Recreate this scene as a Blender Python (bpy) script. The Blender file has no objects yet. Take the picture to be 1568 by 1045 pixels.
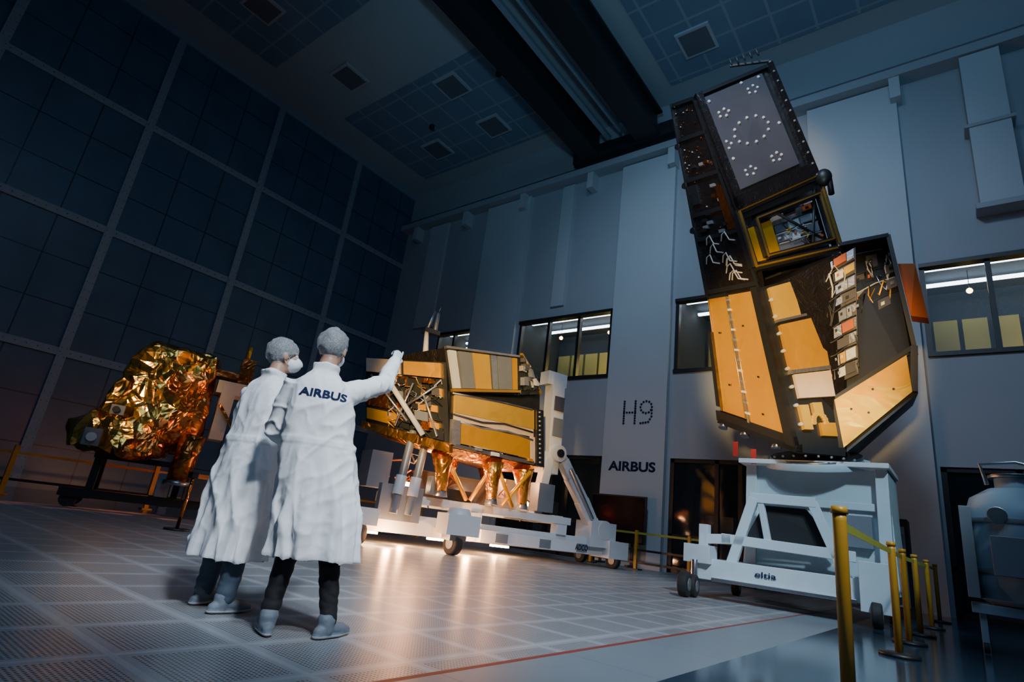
import bpy, bmesh, math, random
from mathutils import Vector, Matrix, noise
from mathutils.bvhtree import BVHTree
V=Vector
random.seed(7)
col=bpy.context.scene.collection
# ---------------------------------------------------------------- camera
X=V((1136,136,868)).normalized();Y0=V((716,-378,-868)).normalized()
Z=X.cross(Y0).normalized();Y=Z.cross(X)
CAM=V((0,0,.74))
M=Matrix((X,Y,Z)).to_4x4();M.translation=CAM
cd=bpy.data.cameras.new("camera");cam=bpy.data.objects.new("camera",cd);col.objects.link(cam)
cam.matrix_world=M;cd.sensor_width=36;cd.lens=868/1568*36;cd.clip_start=.05;cd.clip_end=200
bpy.context.scene.camera=cam
# ---------------------------------------------------------------- materials
def nodes(name):
    m=bpy.data.materials.new(name);m.use_nodes=True;nt=m.node_tree
    return m,nt,nt.nodes["Principled BSDF"]
def pmat(name,c,rough=.5,metal=0,var=.12,vs=4,bump=0,bs=30,emit=None,es=0,alpha=1,spec=.5,kind="noise",sss=0,coat=0):
    m,nt,b=nodes(name);N=nt.nodes;Lk=nt.links
    tc=N.new("ShaderNodeTexCoord");n=N.new("ShaderNodeTexNoise");n.inputs["Scale"].default_value=vs;n.inputs["Detail"].default_value=4
    Lk.new(tc.outputs["Object"],n.inputs["Vector"])
    mx=N.new("ShaderNodeMixRGB");mx.inputs[1].default_value=(*[x*(1-var) for x in c],1);mx.inputs[2].default_value=(*[min(1,x*(1+var)) for x in c],1)
    Lk.new(n.outputs["Fac"],mx.inputs[0]);Lk.new(mx.outputs[0],b.inputs["Base Color"])
    b.inputs["Roughness"].default_value=rough;b.inputs["Metallic"].default_value=metal
    b.inputs["Specular IOR Level"].default_value=spec;b.inputs["Coat Weight"].default_value=coat;b.inputs["Coat Roughness"].default_value=.15
    if bump:
        if kind=="foil":
            n2=N.new("ShaderNodeTexNoise");n2.inputs["Scale"].default_value=bs*.6;n2.inputs["Distortion"].default_value=1.2
            Lk.new(tc.outputs["Object"],n2.inputs["Vector"])
            av=N.new("ShaderNodeVectorMath");av.operation="ADD";Lk.new(tc.outputs["Object"],av.inputs[0]);Lk.new(n2.outputs["Color"],av.inputs[1])
            v=N.new("ShaderNodeTexVoronoi");v.inputs["Scale"].default_value=bs;v.feature="DISTANCE_TO_EDGE";Lk.new(av.outputs[0],v.inputs["Vector"])
            ad=N.new("ShaderNodeMath");ad.operation="MULTIPLY_ADD";Lk.new(v.outputs["Distance"],ad.inputs[0]);ad.inputs[1].default_value=1.2;Lk.new(n2.outputs["Fac"],ad.inputs[2]);src=ad.outputs[0]
        else:
            n2=N.new("ShaderNodeTexNoise");n2.inputs["Scale"].default_value=bs;n2.inputs["Detail"].default_value=5
            Lk.new(tc.outputs["Object"],n2.inputs["Vector"]);src=n2.outputs["Fac"]
        bp=N.new("ShaderNodeBump");bp.inputs["Strength"].default_value=min(1,bump);bp.inputs["Distance"].default_value=.05 if kind=="foil" else .01
        Lk.new(src,bp.inputs["Height"]);Lk.new(bp.outputs[0],b.inputs["Normal"])
    if emit: b.inputs["Emission Color"].default_value=(*emit,1);b.inputs["Emission Strength"].default_value=es
    if alpha<1: b.inputs["Alpha"].default_value=alpha
    if sss: b.inputs["Subsurface Weight"].default_value=sss;b.inputs["Subsurface Radius"].default_value=(.02,.01,.01)
    return m
def netmat(name,c):
    m=pmat(name,c,.7,var=.1);nt=m.node_tree;N=nt.nodes;Lk=nt.links;b=N["Principled BSDF"]
    tc=N.new("ShaderNodeTexCoord");v=N.new("ShaderNodeTexVoronoi");v.feature="DISTANCE_TO_EDGE";v.inputs["Scale"].default_value=230
    Lk.new(tc.outputs["Object"],v.inputs["Vector"]);mr=N.new("ShaderNodeMapRange");mr.inputs["From Min"].default_value=.02;mr.inputs["From Max"].default_value=.16;mr.inputs["To Min"].default_value=.5;mr.inputs["To Max"].default_value=.06
    Lk.new(v.outputs["Distance"],mr.inputs["Value"]);Lk.new(mr.outputs[0],b.inputs["Alpha"]);return m
def gridmat(name,base,line,sx,sy,w,axes=(0,1),off=(0,0),rough=.5,perf=0,spec=.5,var=.15):
    """tile grid by world position, optional fine perforation"""
    m,nt,b=nodes(name);N=nt.nodes;Lk=nt.links
    g=N.new("ShaderNodeNewGeometry");s=N.new("ShaderNodeSeparateXYZ");Lk.new(g.outputs["Position"],s.inputs[0])
    def mth(op,a,c=None,d=None):
        x=N.new("ShaderNodeMath");x.operation=op
        for i,q in enumerate((a,c,d)):
            if q is None: continue
            if isinstance(q,(int,float)): x.inputs[i].default_value=q
            else: Lk.new(q,x.inputs[i])
        return x.outputs[0]
    def edge(ax,sp,o,w):
        p=mth("ADD",s.outputs[ax],o+1000*sp);f=mth("MODULO",p,sp);f=mth("SUBTRACT",f,sp/2);f=mth("ABSOLUTE",f)
        return mth("GREATER_THAN",f,sp/2-w),f
    ex,fx=edge(axes[0],sx,off[0],w);ey,fy=edge(axes[1],sy,off[1],w)
    e=mth("MAXIMUM",ex,ey)
    n=N.new("ShaderNodeTexNoise");n.inputs["Scale"].default_value=.8;n.inputs["Detail"].default_value=6;Lk.new(g.outputs["Position"],n.inputs["Vector"])
    mv=N.new("ShaderNodeMixRGB");mv.inputs[1].default_value=(*[q*(1-var) for q in base],1);mv.inputs[2].default_value=(*[q*(1+var) for q in base],1);Lk.new(n.outputs["Fac"],mv.inputs[0])
    out=mv.outputs[0]
    if perf:
        def cell(ax):
            p=mth("ADD",s.outputs[ax],100.0);f=mth("MODULO",p,perf);f=mth("SUBTRACT",f,perf/2);return mth("MULTIPLY",f,f)
        d=mth("ADD",cell(axes[0]),cell(axes[1]));hole=mth("LESS_THAN",d,(perf*.3)**2)
        ins=mth("MULTIPLY",mth("LESS_THAN",fx,sx/2-.05),mth("LESS_THAN",fy,sy/2-.05));hole=mth("MULTIPLY",hole,ins)
        mh=N.new("ShaderNodeMixRGB");mh.inputs[2].default_value=(*[q*.12 for q in base],1);Lk.new(hole,mh.inputs[0]);Lk.new(out,mh.inputs[1]);out=mh.outputs[0]
    mx=N.new("ShaderNodeMixRGB");mx.inputs[2].default_value=(*line,1);Lk.new(e,mx.inputs[0]);Lk.new(out,mx.inputs[1]);Lk.new(mx.outputs[0],b.inputs["Base Color"])
    b.inputs["Roughness"].default_value=rough;b.inputs["Specular IOR Level"].default_value=spec
    return m
m_wall=pmat("wall_paint",(.31,.36,.41),.75,var=.06,vs=.6)
m_pil=pmat("pilaster_paint",(.42,.48,.53),.7,var=.05,vs=.6)
m_panel=gridmat("wall_panel_blue",(.06,.13,.22),(.015,.03,.05),1.5,1.5167,.02,axes=(1,2),off=(-.5,-4.37),rough=.36,var=.35)
m_rib=pmat("rib_grey",(.22,.31,.40),.5,var=.08)
m_bolt=pmat("bolt_dark",(.04,.06,.08),.5)
m_ceil=pmat("ceiling_paint",(.36,.44,.50),.8,var=.06,vs=.4)
m_ctile=gridmat("ceiling_tiles",(.16,.25,.36),(.27,.36,.44),1.2,1.2,.045,rough=.6)
m_vent=pmat("vent_grey",(.12,.15,.18),.6)
m_perf=gridmat("floor_perforated",(.34,.37,.40),(.42,.45,.48),.6,.6,.018,rough=.33,perf=.024,spec=.45)
m_plain=gridmat("floor_plain",(.20,.25,.29),(.13,.16,.18),1.2,1.2,.006,rough=.35)
m_gloss=gridmat("floor_dark_gloss",(.025,.055,.09),(.015,.03,.05),1.2,1.2,.006,rough=.14)
m_red=pmat("line_red",(.26,.045,.035),.5)
m_black=pmat("black_paint",(.012,.014,.017),.45)
m_blk2=pmat("black_kapton",(.012,.010,.010),.28,var=.4,bump=.35,bs=5,kind="foil")
m_crane=pmat("crane_dark",(.014,.018,.024),.55)
m_steel=pmat("steel",(.45,.47,.5),.3,metal=1)
m_alu=pmat("aluminium",(.65,.67,.7),.35,metal=.9,bump=.15,bs=5,kind="foil")
m_white=pmat("white_paint",(.64,.67,.70),.4,var=.05)
m_dolly=pmat("dolly_paint",(.52,.61,.67),.4,var=.08)
m_whiteb=pmat("adapter_pale",(.50,.62,.68),.4,var=.2,vs=1.5)
m_tank=pmat("tank_grey",(.26,.36,.44),.4,var=.2,vs=1.5)
m_rub=pmat("rubber",(.02,.02,.022),.7)
m_yel=pmat("barrier_yellow",(.50,.26,.02),.4,var=.15)
m_belt=pmat("belt_yellow",(.30,.32,.04),.6)
m_gold=pmat("gold_kapton_sheet",(1.0,.44,.012),.36,metal=.55,var=.22,vs=1.2,bump=.4,bs=1.4,kind="foil")
m_goldl=pmat("gold_kapton_light",(1.0,.54,.06),.36,metal=.5,var=.22,vs=1.2,bump=.4,bs=1.4,kind="foil")
m_gedge=pmat("gold_edge",(.75,.42,.08),.35,metal=.8)
m_foil=pmat("gold_foil_crumpled",(1.0,.50,.10),.20,metal=1,var=.2,vs=2,bump=.6,bs=2.2,kind="foil")
m_ofoil=pmat("copper_foil",(.62,.20,.045),.26,metal=.95,var=.3,vs=2,bump=.7,bs=2.6,kind="foil")
m_amber=pmat("amber_foil",(.85,.36,.06),.26,metal=.95,var=.3,vs=2,bump=.7,bs=2.6,kind="foil")
m_pink=pmat("blanket_pale",(.66,.52,.40),.5,bump=.2,bs=2,kind="foil")
m_orange=pmat("orange_cover",(.50,.11,.02),.5)
m_grey=pmat("panel_grey",(.075,.075,.09),.42,var=.3,vs=1.0)
m_box=pmat("electronics_grey",(.22,.25,.29),.4,metal=.3)
m_cab=pmat("cable_light",(.5,.5,.48),.5)
m_cabd=pmat("cable_dark",(.03,.03,.035),.5)
m_redt=pmat("tag_red",(.6,.03,.02),.6)
m_glass=pmat("dark_glass",(.02,.03,.04),.06,alpha=.3)
m_led=pmat("led_strip",(1,1,1),.5,emit=(.75,.88,1),es=16)
m_warm=pmat("warm_lamp",(1,.8,.4),.5,emit=(1,.72,.25),es=25)
m_hot=pmat("work_lamp",(1,.8,.5),.5,emit=(1,.58,.27),es=40)
m_room=pmat("office_wall",(.38,.33,.10),.8,var=.3,vs=.8)
m_roomd=pmat("office_dark",(.03,.04,.05),.8)
m_navy=pmat("lettering_navy",(.012,.02,.06),.9,spec=.1)
m_scr=pmat("screen_black",(.006,.007,.009),.12)
m_coat=pmat("labcoat_white",(.80,.83,.86),.8,var=.03,vs=8,bump=.15,bs=40)
m_skin=pmat("skin",(.42,.24,.16),.5,sss=.05,var=.08,vs=30)
m_trB=pmat("trousers_black",(.012,.013,.017),.8)
m_trG=pmat("trousers_bluegrey",(.05,.08,.12),.8)
m_shoe=pmat("overshoe",(.16,.20,.25),.6,bump=.5,bs=30)
m_sole=pmat("shoe_sole",(.50,.55,.6),.6)
m_hair=pmat("hair_dark",(.015,.012,.010),.6,bump=.6,bs=80)
m_net=netmat("hair_net",(.82,.90,.98))
m_mask=pmat("face_mask",(.74,.79,.84),.7)
m_glove=pmat("glove",(.56,.63,.70),.55)
m_eye=pmat("eye",(.7,.7,.7),.2);m_iris=pmat("iris",(.02,.012,.01),.2)
# ---------------------------------------------------------------- mesh builder
class MB:
    def __init__(s): s.v=[];s.f=[];s.m=[];s.sm=[];s.mats=[];s.T=Matrix.Identity(4)
    def mi(s,mat):
        if mat not in s.mats:s.mats.append(mat)
        return s.mats.index(mat)
    def add(s,vs,fs,mat,smooth=False):
        o=len(s.v);k=s.mi(mat)
        for p in vs:s.v.append(s.T@V(p))
        for f in fs:s.f.append([o+i for i in f]);s.m.append(k);s.sm.append(smooth)
    def hexa(s,p,mat): s.add(p,[(3,2,1,0),(4,5,6,7),(0,1,5,4),(1,2,6,5),(2,3,7,6),(3,0,4,7)],mat)
    def box(s,a,b,mat):
        x0,y0,z0=a;x1,y1,z1=b
        s.hexa([(x0,y0,z0),(x1,y0,z0),(x1,y1,z0),(x0,y1,z0),(x0,y0,z1),(x1,y0,z1),(x1,y1,z1),(x0,y1,z1)],mat)
    def beam(s,p,q,w,h,mat,up=V((0,0,1))):
        p=V(p);q=V(q);d=(q-p).normalized()
        if abs(d.dot(up))>.97: up=V((0,1,0))
        a=d.cross(up).normalized()*w/2;b=a.cross(d).normalized()*h/2
        s.hexa([p-a-b,p+a-b,p+a+b,p-a+b,q-a-b,q+a-b,q+a+b,q-a+b],mat)
    def tube(s,pts,rad,mat,n=12,round_=False,sq=(1,1)):
        pts=[V(p) for p in pts]
        if not isinstance(rad,(list,tuple)):rad=[rad]*len(pts)
        rad=list(rad)
        if round_:
            d=(pts[0]-pts[1]).normalized();r=rad[0]
            pre=[(pts[0]+d*r*math.sin(t),r*math.cos(t)) for t in (1.45,1.0,.5)]
            d=(pts[-1]-pts[-2]).normalized();r=rad[-1]
            post=[(pts[-1]+d*r*math.sin(t),r*math.cos(t)) for t in (.5,1.0,1.45)]
            pts=[a for a,_ in pre]+pts+[a for a,_ in post];rad=[a for _,a in pre]+rad+[a for _,a in post]
        vs=[];fs=[];up=None
        for i,p in enumerate(pts):
            t=(pts[min(i+1,len(pts)-1)]-pts[max(i-1,0)]).normalized()
            if up is None: up=V((0,0,1)) if abs(t.z)<.9 else V((0,1,0))
            a=t.cross(up).normalized();b=a.cross(t).normalized();up=b
            for k in range(n):
                th=2*math.pi*k/n;vs.append(p+a*math.cos(th)*rad[i]*sq[0]+b*math.sin(th)*rad[i]*sq[1])
        for i in range(len(pts)-1):
            for k in range(n):
                k2=(k+1)%n;fs.append((i*n+k,i*n+k2,(i+1)*n+k2,(i+1)*n+k))
        s.add(vs,fs,mat,True)
        s.add(vs[:n],[tuple(range(n))],mat);s.add(vs[-n:],[tuple(range(n))[::-1]],mat)
    def ell(s,c,r,mat,nu=20,nv=12,R=None,keep=None):
        vs=[];fs=[];c=V(c)
        for i in range(nv+1):
            ph=math.pi*i/nv
            for k in range(nu):
                th=2*math.pi*k/nu;p=V((r[0]*math.sin(ph)*math.cos(th),r[1]*math.sin(ph)*math.sin(th),r[2]*math.cos(ph)))
                if R:p=R@p
                vs.append(c+p)
        for i in range(nv):
            for k in range(nu):
                k2=(k+1)%nu;f=(i*nu+k,(i+1)*nu+k,(i+1)*nu+k2,i*nu+k2)
                if keep and not all(keep(vs[j]) for j in f):continue
                fs.append(f)
        s.add(vs,fs,mat,True)
    def hull(s,pts,mat):
        bm=bmesh.new()
        for p in pts:bm.verts.new(p)
        bmesh.ops.convex_hull(bm,input=bm.verts);bm.verts.index_update()
        vs=[v.co.copy() for v in bm.verts];fs=[[v.index for v in f.verts] for f in bm.faces];bm.free();s.add(vs,fs,mat)
    def mesh(s,name,weld=True):
        me=bpy.data.meshes.new(name);me.from_pydata([tuple(p) for p in s.v],[],s.f)
        for m in s.mats:me.materials.append(m)
        me.polygons.foreach_set("material_index",s.m);me.polygons.foreach_set("use_smooth",s.sm)
        bm=bmesh.new();bm.from_mesh(me)
        if weld:bmesh.ops.remove_doubles(bm,verts=bm.verts,dist=1e-5)
        bmesh.ops.recalc_face_normals(bm,faces=bm.faces);bm.to_mesh(me);bm.free();me.validate();return me
    def obj(s,name,parent=None,bevel=0):
        o=bpy.data.objects.new(name,s.mesh(name));col.objects.link(o)
        if parent:o.parent=parent
        if bevel:
            b=o.modifiers.new("bevel","BEVEL");b.width=bevel;b.segments=2;b.limit_method="ANGLE";b.angle_limit=.7
        return o
class Quad:
    def __init__(s,a,b,c,d,out):
        s.p=[V(a),V(b),V(c),V(d)];n=(s.p[1]-s.p[0]).cross(s.p[3]-s.p[0]).normalized()
        s.n=n if n.dot(V(out))>0 else -n
    def at(s,u,v,d=0):
        a,b,c,e=s.p;return (a*(1-u)+b*u)*(1-v)+(e*(1-u)+c*u)*v+s.n*d
    def panel(s,mb,u0,v0,u1,v1,d0,d1,mat):
        q=[(u0,v0),(u1,v0),(u1,v1),(u0,v1)];mb.hexa([s.at(u,v,d0) for u,v in q]+[s.at(u,v,d1) for u,v in q],mat)
    def line(s,mb,pts,r,mat,d=.03): mb.tube([s.at(u,v,d+random.uniform(0,.03)) for u,v in pts],r,mat,8)
    def dot(s,mb,u,v,r,mat,d=.02):
        c=s.at(u,v);mb.tube([c,c+s.n*d],r,mat,10)
    def frame(s,mb,u0,v0,u1,v1,w,d,mat):
        P=[s.at(u0,v0,d),s.at(u1,v0,d),s.at(u1,v1,d),s.at(u0,v1,d)]
        for i in range(4):mb.beam(P[i],P[(i+1)%4],w,w,mat,up=s.n)
    def clutter(s,mb,u0,v0,u1,v1,nb,nc,scale=1,mats=None,hmax=.16):
        for i in range(nb):
            u=random.uniform(u0,u1-.06);v=random.uniform(v0,v1-.06);a=random.uniform(.05,.16)*scale;b=random.uniform(.04,.13)*scale
            s.panel(mb,u,v,min(u+a,u1),min(v+b,v1),0,random.uniform(.03,hmax),random.choice(mats or [m_box,m_box,m_alu,m_black,m_grey,m_gold,m_white]))
        for i in range(nc):
            u=random.uniform(u0,u1);v=random.uniform(v0,v1);pts=[(u,v)]
            for k in range(random.randint(3,6)):
                u=min(u1,max(u0,u+random.uniform(-.13,.13)));v=min(v1,max(v0,v+random.uniform(-.13,.13)));pts.append((u,v))
            s.line(mb,pts,random.uniform(.008,.018),random.choice([m_cab,m_cabd,m_cabd,m_gold,m_steel]),.06)
    def rack(s,mb,rows,cols,mats,hmax=.1,skip=.2):
        """orderly grid of equipment units of varying widths, with harness runs between"""
        for i in range(rows):
            u=.02
            while u<.93:
                w=random.uniform(.5,1.5)/cols;u1=min(.98,u+w)
                if random.random()>skip:
                    v0=(i+.08)/rows;v1=(i+random.uniform(.55,.9))/rows;m=random.choice(mats);h=random.uniform(.02,hmax)
                    s.panel(mb,u,v0,u1-.02,v1,0,h,m)
                    if random.random()<.5:s.panel(mb,u+w*.2,v0+.2/rows,u+w*.45,v0+.4/rows,h,h+.02,random.choice([m_black,m_alu,m_orange,m_white]))
                u=u1
            if i:s.line(mb,[(.02,i/rows),(.3,i/rows+.01),(.6,i/rows-.01),(.97,i/rows)],.012,random.choice([m_cab,m_cabd]),.05)
def evalmesh(o):
    dg=bpy.context.evaluated_depsgraph_get();return bpy.data.meshes.new_from_object(o.evaluated_get(dg))
def remesh(mb,name,vox,smooth=3,parent=None):
    o=bpy.data.objects.new(name,mb.mesh(name,True));col.objects.link(o)
    r=o.modifiers.new("r","REMESH");r.mode="VOXEL";r.voxel_size=vox;r.use_smooth_shade=True
    if smooth:
        sm=o.modifiers.new("s","SMOOTH");sm.iterations=smooth;sm.factor=.5
    me=evalmesh(o);o.modifiers.clear();o.data=me;me.name=name
    if parent:o.parent=parent
    return o
def text(body,w,name,mat,M,off=.02,ext=.01,parent=None):
    c=bpy.data.curves.new(name,"FONT");c.body=body;c.size=1;c.offset=off;c.extrude=0;c.resolution_u=4
    o=bpy.data.objects.new(name,c);col.objects.link(o);me=evalmesh(o);bpy.data.objects.remove(o)
    xs=[v.co.x for v in me.vertices];ys=[v.co.y for v in me.vertices];cx=(min(xs)+max(xs))/2;cy=(min(ys)+max(ys))/2;s=w[0]/(max(xs)-min(xs));sy=w[1]/(max(ys)-min(ys))
    for v in me.vertices:v.co=V(((v.co.x-cx)*s,(v.co.y-cy)*sy,v.co.z))
    me.materials.clear();me.materials.append(mat);o=bpy.data.objects.new(name,me);col.objects.link(o)
    if parent:o.parent=parent
    o.matrix_world=M
    if ext:
        so=o.modifiers.new("s","SOLIDIFY");so.thickness=ext
    return o
RX=Matrix.Rotation(math.pi/2,4,'X')
def whl(mb,c,ax,r,w):
    c=V(c);ax=V(ax).normalized();mb.tube([c-ax*w/2,c-ax*w*.4,c+ax*w*.4,c+ax*w/2],[r*.86,r,r,r*.86],m_rub,24);mb.tube([c-ax*w*.55,c+ax*w*.55],r*.5,m_box,16)
# ================================================================ PEOPLE
def person(name,root,fwd,P):
    fwd=V(fwd).normalized();rt=V((fwd.y,-fwd.x,0))
    e=bpy.data.objects.new(name,None);col.objects.link(e)
    e.matrix_world=Matrix.Translation(root)@Matrix((rt,fwd,V((0,0,1)))).transposed().to_4x4()
    HM=Matrix.Translation(P["head"])@Matrix.Rotation(P["yaw"],4,'Z')@Matrix.Rotation(P.get("tilt",0),4,'X')
    b=MB();hc=V(P["hip"])
    for sx,k in ((-1,"L"),(1,"R")):
        kn=V(P["knee"+k]);an=V(P["ank"+k]);hp=hc+V((sx*.08,0,0));lg=P["leg"]
        b.tube([hp,hp.lerp(kn,.4),kn,kn.lerp(an,.3)+V((0,-.012,0)),kn.lerp(an,.75),an],[.085*lg,.080*lg,.066*lg,.066*lg,.058*lg,.054*lg],m_trB,18,True)
    nb=V(P["neck"])
    b.tube([hc,hc.lerp(nb,.3),hc.lerp(nb,.6),hc.lerp(nb,.85)],[.10,.10,.11,.09],m_trB,18,True,sq=(1.15,.8))
    b.tube([nb+V((0,0,-.10)),HM@V((0,-.035,-.07))],[.064,.056],m_skin,16,True)
    b.T=HM
    b.ell((0,-.012,.03),(.076,.096,.090),m_skin);b.ell((0,.022,-.035),(.060,.066,.078),m_skin);b.ell((0,.058,-.092),(.026,.022,.02),m_skin)
    b.ell((0,.076,.028),(.05,.016,.012),m_skin);b.tube([(0,.088,.012),(0,.104,-.012),(0,.110,-.024)],[.008,.011,.013],m_skin,10,True)
    for s in (-1,1):
        b.ell((s*.034,.062,-.02),(.026,.024,.024),m_skin);b.ell((s*.078,-.002,-.004),(.011,.02,.032),m_skin,R=Matrix.Rotation(s*.35,3,'Z'));b.ell((s*.012,.100,-.026),(.009,.01,.008),m_skin)
    b.ell((0,.086,-.052),(.024,.010,.006),m_skin);b.ell((0,.085,-.062),(.021,.010,.006),m_skin)
    b.T=Matrix.Identity(4)
    o=remesh(b,"body",.0065,2,e);me=o.data;me.materials.clear();me.materials.append(P["tr"]);me.materials.append(m_skin)
    for v in me.vertices:
        if .1<v.co.z<.9:v.co+=v.normal*.012*(abs(noise.noise(V((v.co.x*8,v.co.y*8,v.co.z*16))))-.2)
    me.polygons.foreach_set("material_index",[1 if p.center.z>1.3 else 0 for p in me.polygons])
    h=MB();h.T=HM
    for s in (-1,1):
        h.ell((s*.031,.079,.010),(.0125,.0125,.0125),m_eye,14,10);h.ell((s*.031,.0885,.010),(.0055,.004,.0055),m_iris,10,8)
    h.obj("eyes",e)
    h=MB();h.T=HM
    h2=MB();h2.ell((0,-.016,.034),(.082,.100,.093),m_hair,40,30,keep=lambda p:p.z>-.055+.8*p.y)
    h.add(h2.v,h2.f,m_hair,True);h.obj("hair",e)
    h=MB();h.T=HM;h2=MB()
    h2.ell((0,-.020,.040),(.092,.114,.106),m_net,64,44,keep=lambda p:p.z>-.035+.66*p.y)
    vs=[]
    for p in h2.v:
        k=abs(noise.noise(p*28))*.012+noise.noise(p*11)*.008
        rim=max(0,1-abs(p.z-(-.035+.66*p.y))/.03)
        c=V((0,-.02,.03));d=(p-c);vs.append(c+d*(1+k/.1-.08*rim))
    h.add(vs,h2.f,m_net,True);h.obj("hair_net",e)
    h=MB();h.T=HM;h2=MB()
    h2.ell((0,.052,-.048),(.066,.068,.060),m_mask,40,28,keep=lambda p:p.y>.015 and p.z<.30*(.12-p.y)-.004)
    h.add([V((p.x,p.y+.012*max(0,1-abs(p.x)/.03)*(1 if p.z>-.06 else .3),p.z)) for p in h2.v],h2.f,m_mask,True)
    for s in (-1,1):
        h.tube([(s*.064,.03,-.02),(s*.078,.0,.02),(s*.084,-.012,.02)],.0018,m_mask,6);h.tube([(s*.06,.03,-.07),(s*.074,.0,-.04),(s*.084,-.014,-.02)],.0018,m_mask,6)
    h.obj("face_mask",e)
    for k in "LR":
        an=V(P["ank"+k]);a=P["toe"+k];R=Matrix.Translation((an.x,an.y,0))@Matrix.Rotation(a,4,'Z')
        s=MB();s.T=R
        s.tube([(0,-.065,.040),(0,-.03,.050),(0,.02,.054),(0,.08,.046),(0,.13,.038),(0,.17,.032)],[.032,.038,.041,.043,.042,.030],m_shoe,18,True,sq=(1,.85))
        s.tube([(0,-.012,.05),(0,-.015,.085),(0,-.015,.10)],[.048,.050,.052],m_shoe,18,True)
        s.tube([(0,-.07,.018),(0,0,.018),(0,.09,.018),(0,.18,.018)],[.032,.039,.044,.03],m_shoe,18,True,sq=(1,.45))
        so=remesh(s,"shoe_"+k.lower(),.006,2,e)
        me=so.data;me.materials.clear();me.materials.append(m_shoe);me.materials.append(m_sole);zm=min(v.co.z for v in me.vertices)
        for v in me.vertices:
            v.co.z-=zm;v.co+=v.normal*noise.noise(v.co*25)*.004*(1 if v.co.z>.03 else 0)
        me.polygons.foreach_set("material_index",[1 if p.center.z<.022 else 0 for p in me.polygons])
    for k,sx in (("L",-1),("R",1)):
        el=V(P["elb"+k]);w=V(P["wri"+k]);d=(w-el).normalized() if "dir"+k not in P else V(P["dir"+k]).normalized()
        pn=V(P["palm"+k]).normalized();side=d.cross(pn).normalized();pn=side.cross(d).normalized()
        th=P.get("ths"+k,1)
        g=MB()
        g.T=Matrix((side*th,pn,d)).transposed().to_4x4();g.T.translation=w
        g.tube([(0,0,-.05),(0,0,0),(0,0,.03),(0,0,.07),(0,0,.088)],[.026,.027,.035,.040,.036],m_glove,16,True,sq=(1,.42))
        for j,(off,ln) in enumerate(((-.030,.072),(-.010,.080),(.011,.075),(.030,.058))):
            curl=P["curl"+k][j];pts=[V((off,0,.083))];ang=.08
            for q_ in range(3):
                ang+=curl*(.55 if q_==0 else .8);seg=ln*(.45,.32,.23)[q_]
                pts.append(pts[-1]+V((0,math.sin(ang),math.cos(ang)))*seg)
            g.tube([V((off*.9,0,.055))]+pts,[.010,.0098,.009,.0082,.007],m_glove,10,True)
        g.tube([(-.02,.004,.015),(-.046,.014,.045),(-.058,.022,.075),(-.055,.03,.098)],[.016,.013,.011,.009],m_glove,10,True)
        ho=remesh(g,"hand_"+k.lower(),.0034,2,e);ho.data.materials.clear();ho.data.materials.append(m_glove)
    c=MB();n=72
    secs=P["coat"];vs=[];fs=[];rows=[]
    zs=[secs[0][0]+(secs[-1][0]-secs[0][0])*i/56 for i in range(57)]
    for z in zs:
        for i in range(len(secs)-1):
            if secs[i][0]<=z<=secs[i+1][0]+1e-6:break
        a,b_=secs[i],secs[i+1];t=(z-a[0])/(b_[0]-a[0]);rows.append([a[j]*(1-t)+b_[j]*t for j in range(5)])
    z0=secs[0][0]
    for s in rows:
        fold=max(0,min(1,(1.10-s[0])/.55))
        for k in range(n):
            th=2*math.pi*k/n;ct,st=math.cos(th),math.sin(th)
            w1=math.sin(6*th+P["ph"]+1.0*math.sin(s[0]*3+P["ph"]));w2=math.sin(11*th+2*P["ph"]+s[0]*2.5)
            r=1+fold*(.12*(1-abs(w1))*1.3-.07+.035*w2)
            ex=.86;vs.append((s[1]+s[3]*r*math.copysign(abs(ct)**ex,ct),s[2]+s[4]*r*math.copysign(abs(st)**ex,st),s[0]))
    for i in range(len(rows)-1):
        for k in range(n):
            k2=(k+1)%n;fs.append((i*n+k,i*n+k2,(i+1)*n+k2,(i+1)*n+k))
    m_=len(vs);vs.append((rows[0][1],rows[0][2],rows[0][0]));vs.append((rows[-1][1],rows[-1][2],rows[-1][0]));b0=(len(rows)-1)*n
    for k in range(n):fs.append((m_,(k+1)%n,k));fs.append((m_+1,b0+k,b0+(k+1)%n))
    c.add(vs,fs,m_coat)
    for k in "LR":
        sh=V(P["sho"+k]);el=V(P["elb"+k]);w=V(P["wri"+k]);cen=V((P["neck"][0],P["neck"][1],sh.z-.05))
        c.tube([cen.lerp(sh,.55),sh,sh.lerp(el,.5),el,el.lerp(w,.5),w.lerp(el,.02)],[.085,.082,.078,.072,.064,.056],m_coat,20,True)
    co=remesh(c,"lab_coat",.0085,2,e);me=co.data;me.materials.clear();me.materials.append(m_coat)
    arm=[(V(P["sho"+k]),V(P["elb"+k]),V(P["wri"+k])) for k in "LR"]
    nor=[v.normal.copy() for v in me.vertices];ph=P["ph"]
    def ridge(p,s):return (1-min(1,abs(noise.noise(p))*2.2))**2*s
    for v,nv in zip(me.vertices,nor):
        p=v.co.copy();lo=max(0,min(1,(1.15-p.z)/.6))
        am=0
        for s_,e_,w_ in arm:
            for a_,b_ in ((s_,e_),(e_,w_)):
                t=max(0,min(1,(p-a_).dot(b_-a_)/(b_-a_).length_squared));dd=(p-a_.lerp(b_,t)).length
                q=max(0,1-max(0,dd-.085)/.04)
                if q>am:am=q;al=(p-e_).dot((b_-a_).normalized());near=max(0,1-(p-e_).length/.2)
        d=ridge(V((p.x*6+p.z*1.5,p.y*6,p.z*1.6+ph)),.020*(.5+.8*lo))
        d+=ridge(V((p.x*5+ph,p.y*5,p.z*7-p.x*6)),.013*(1-lo*.6))
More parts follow.
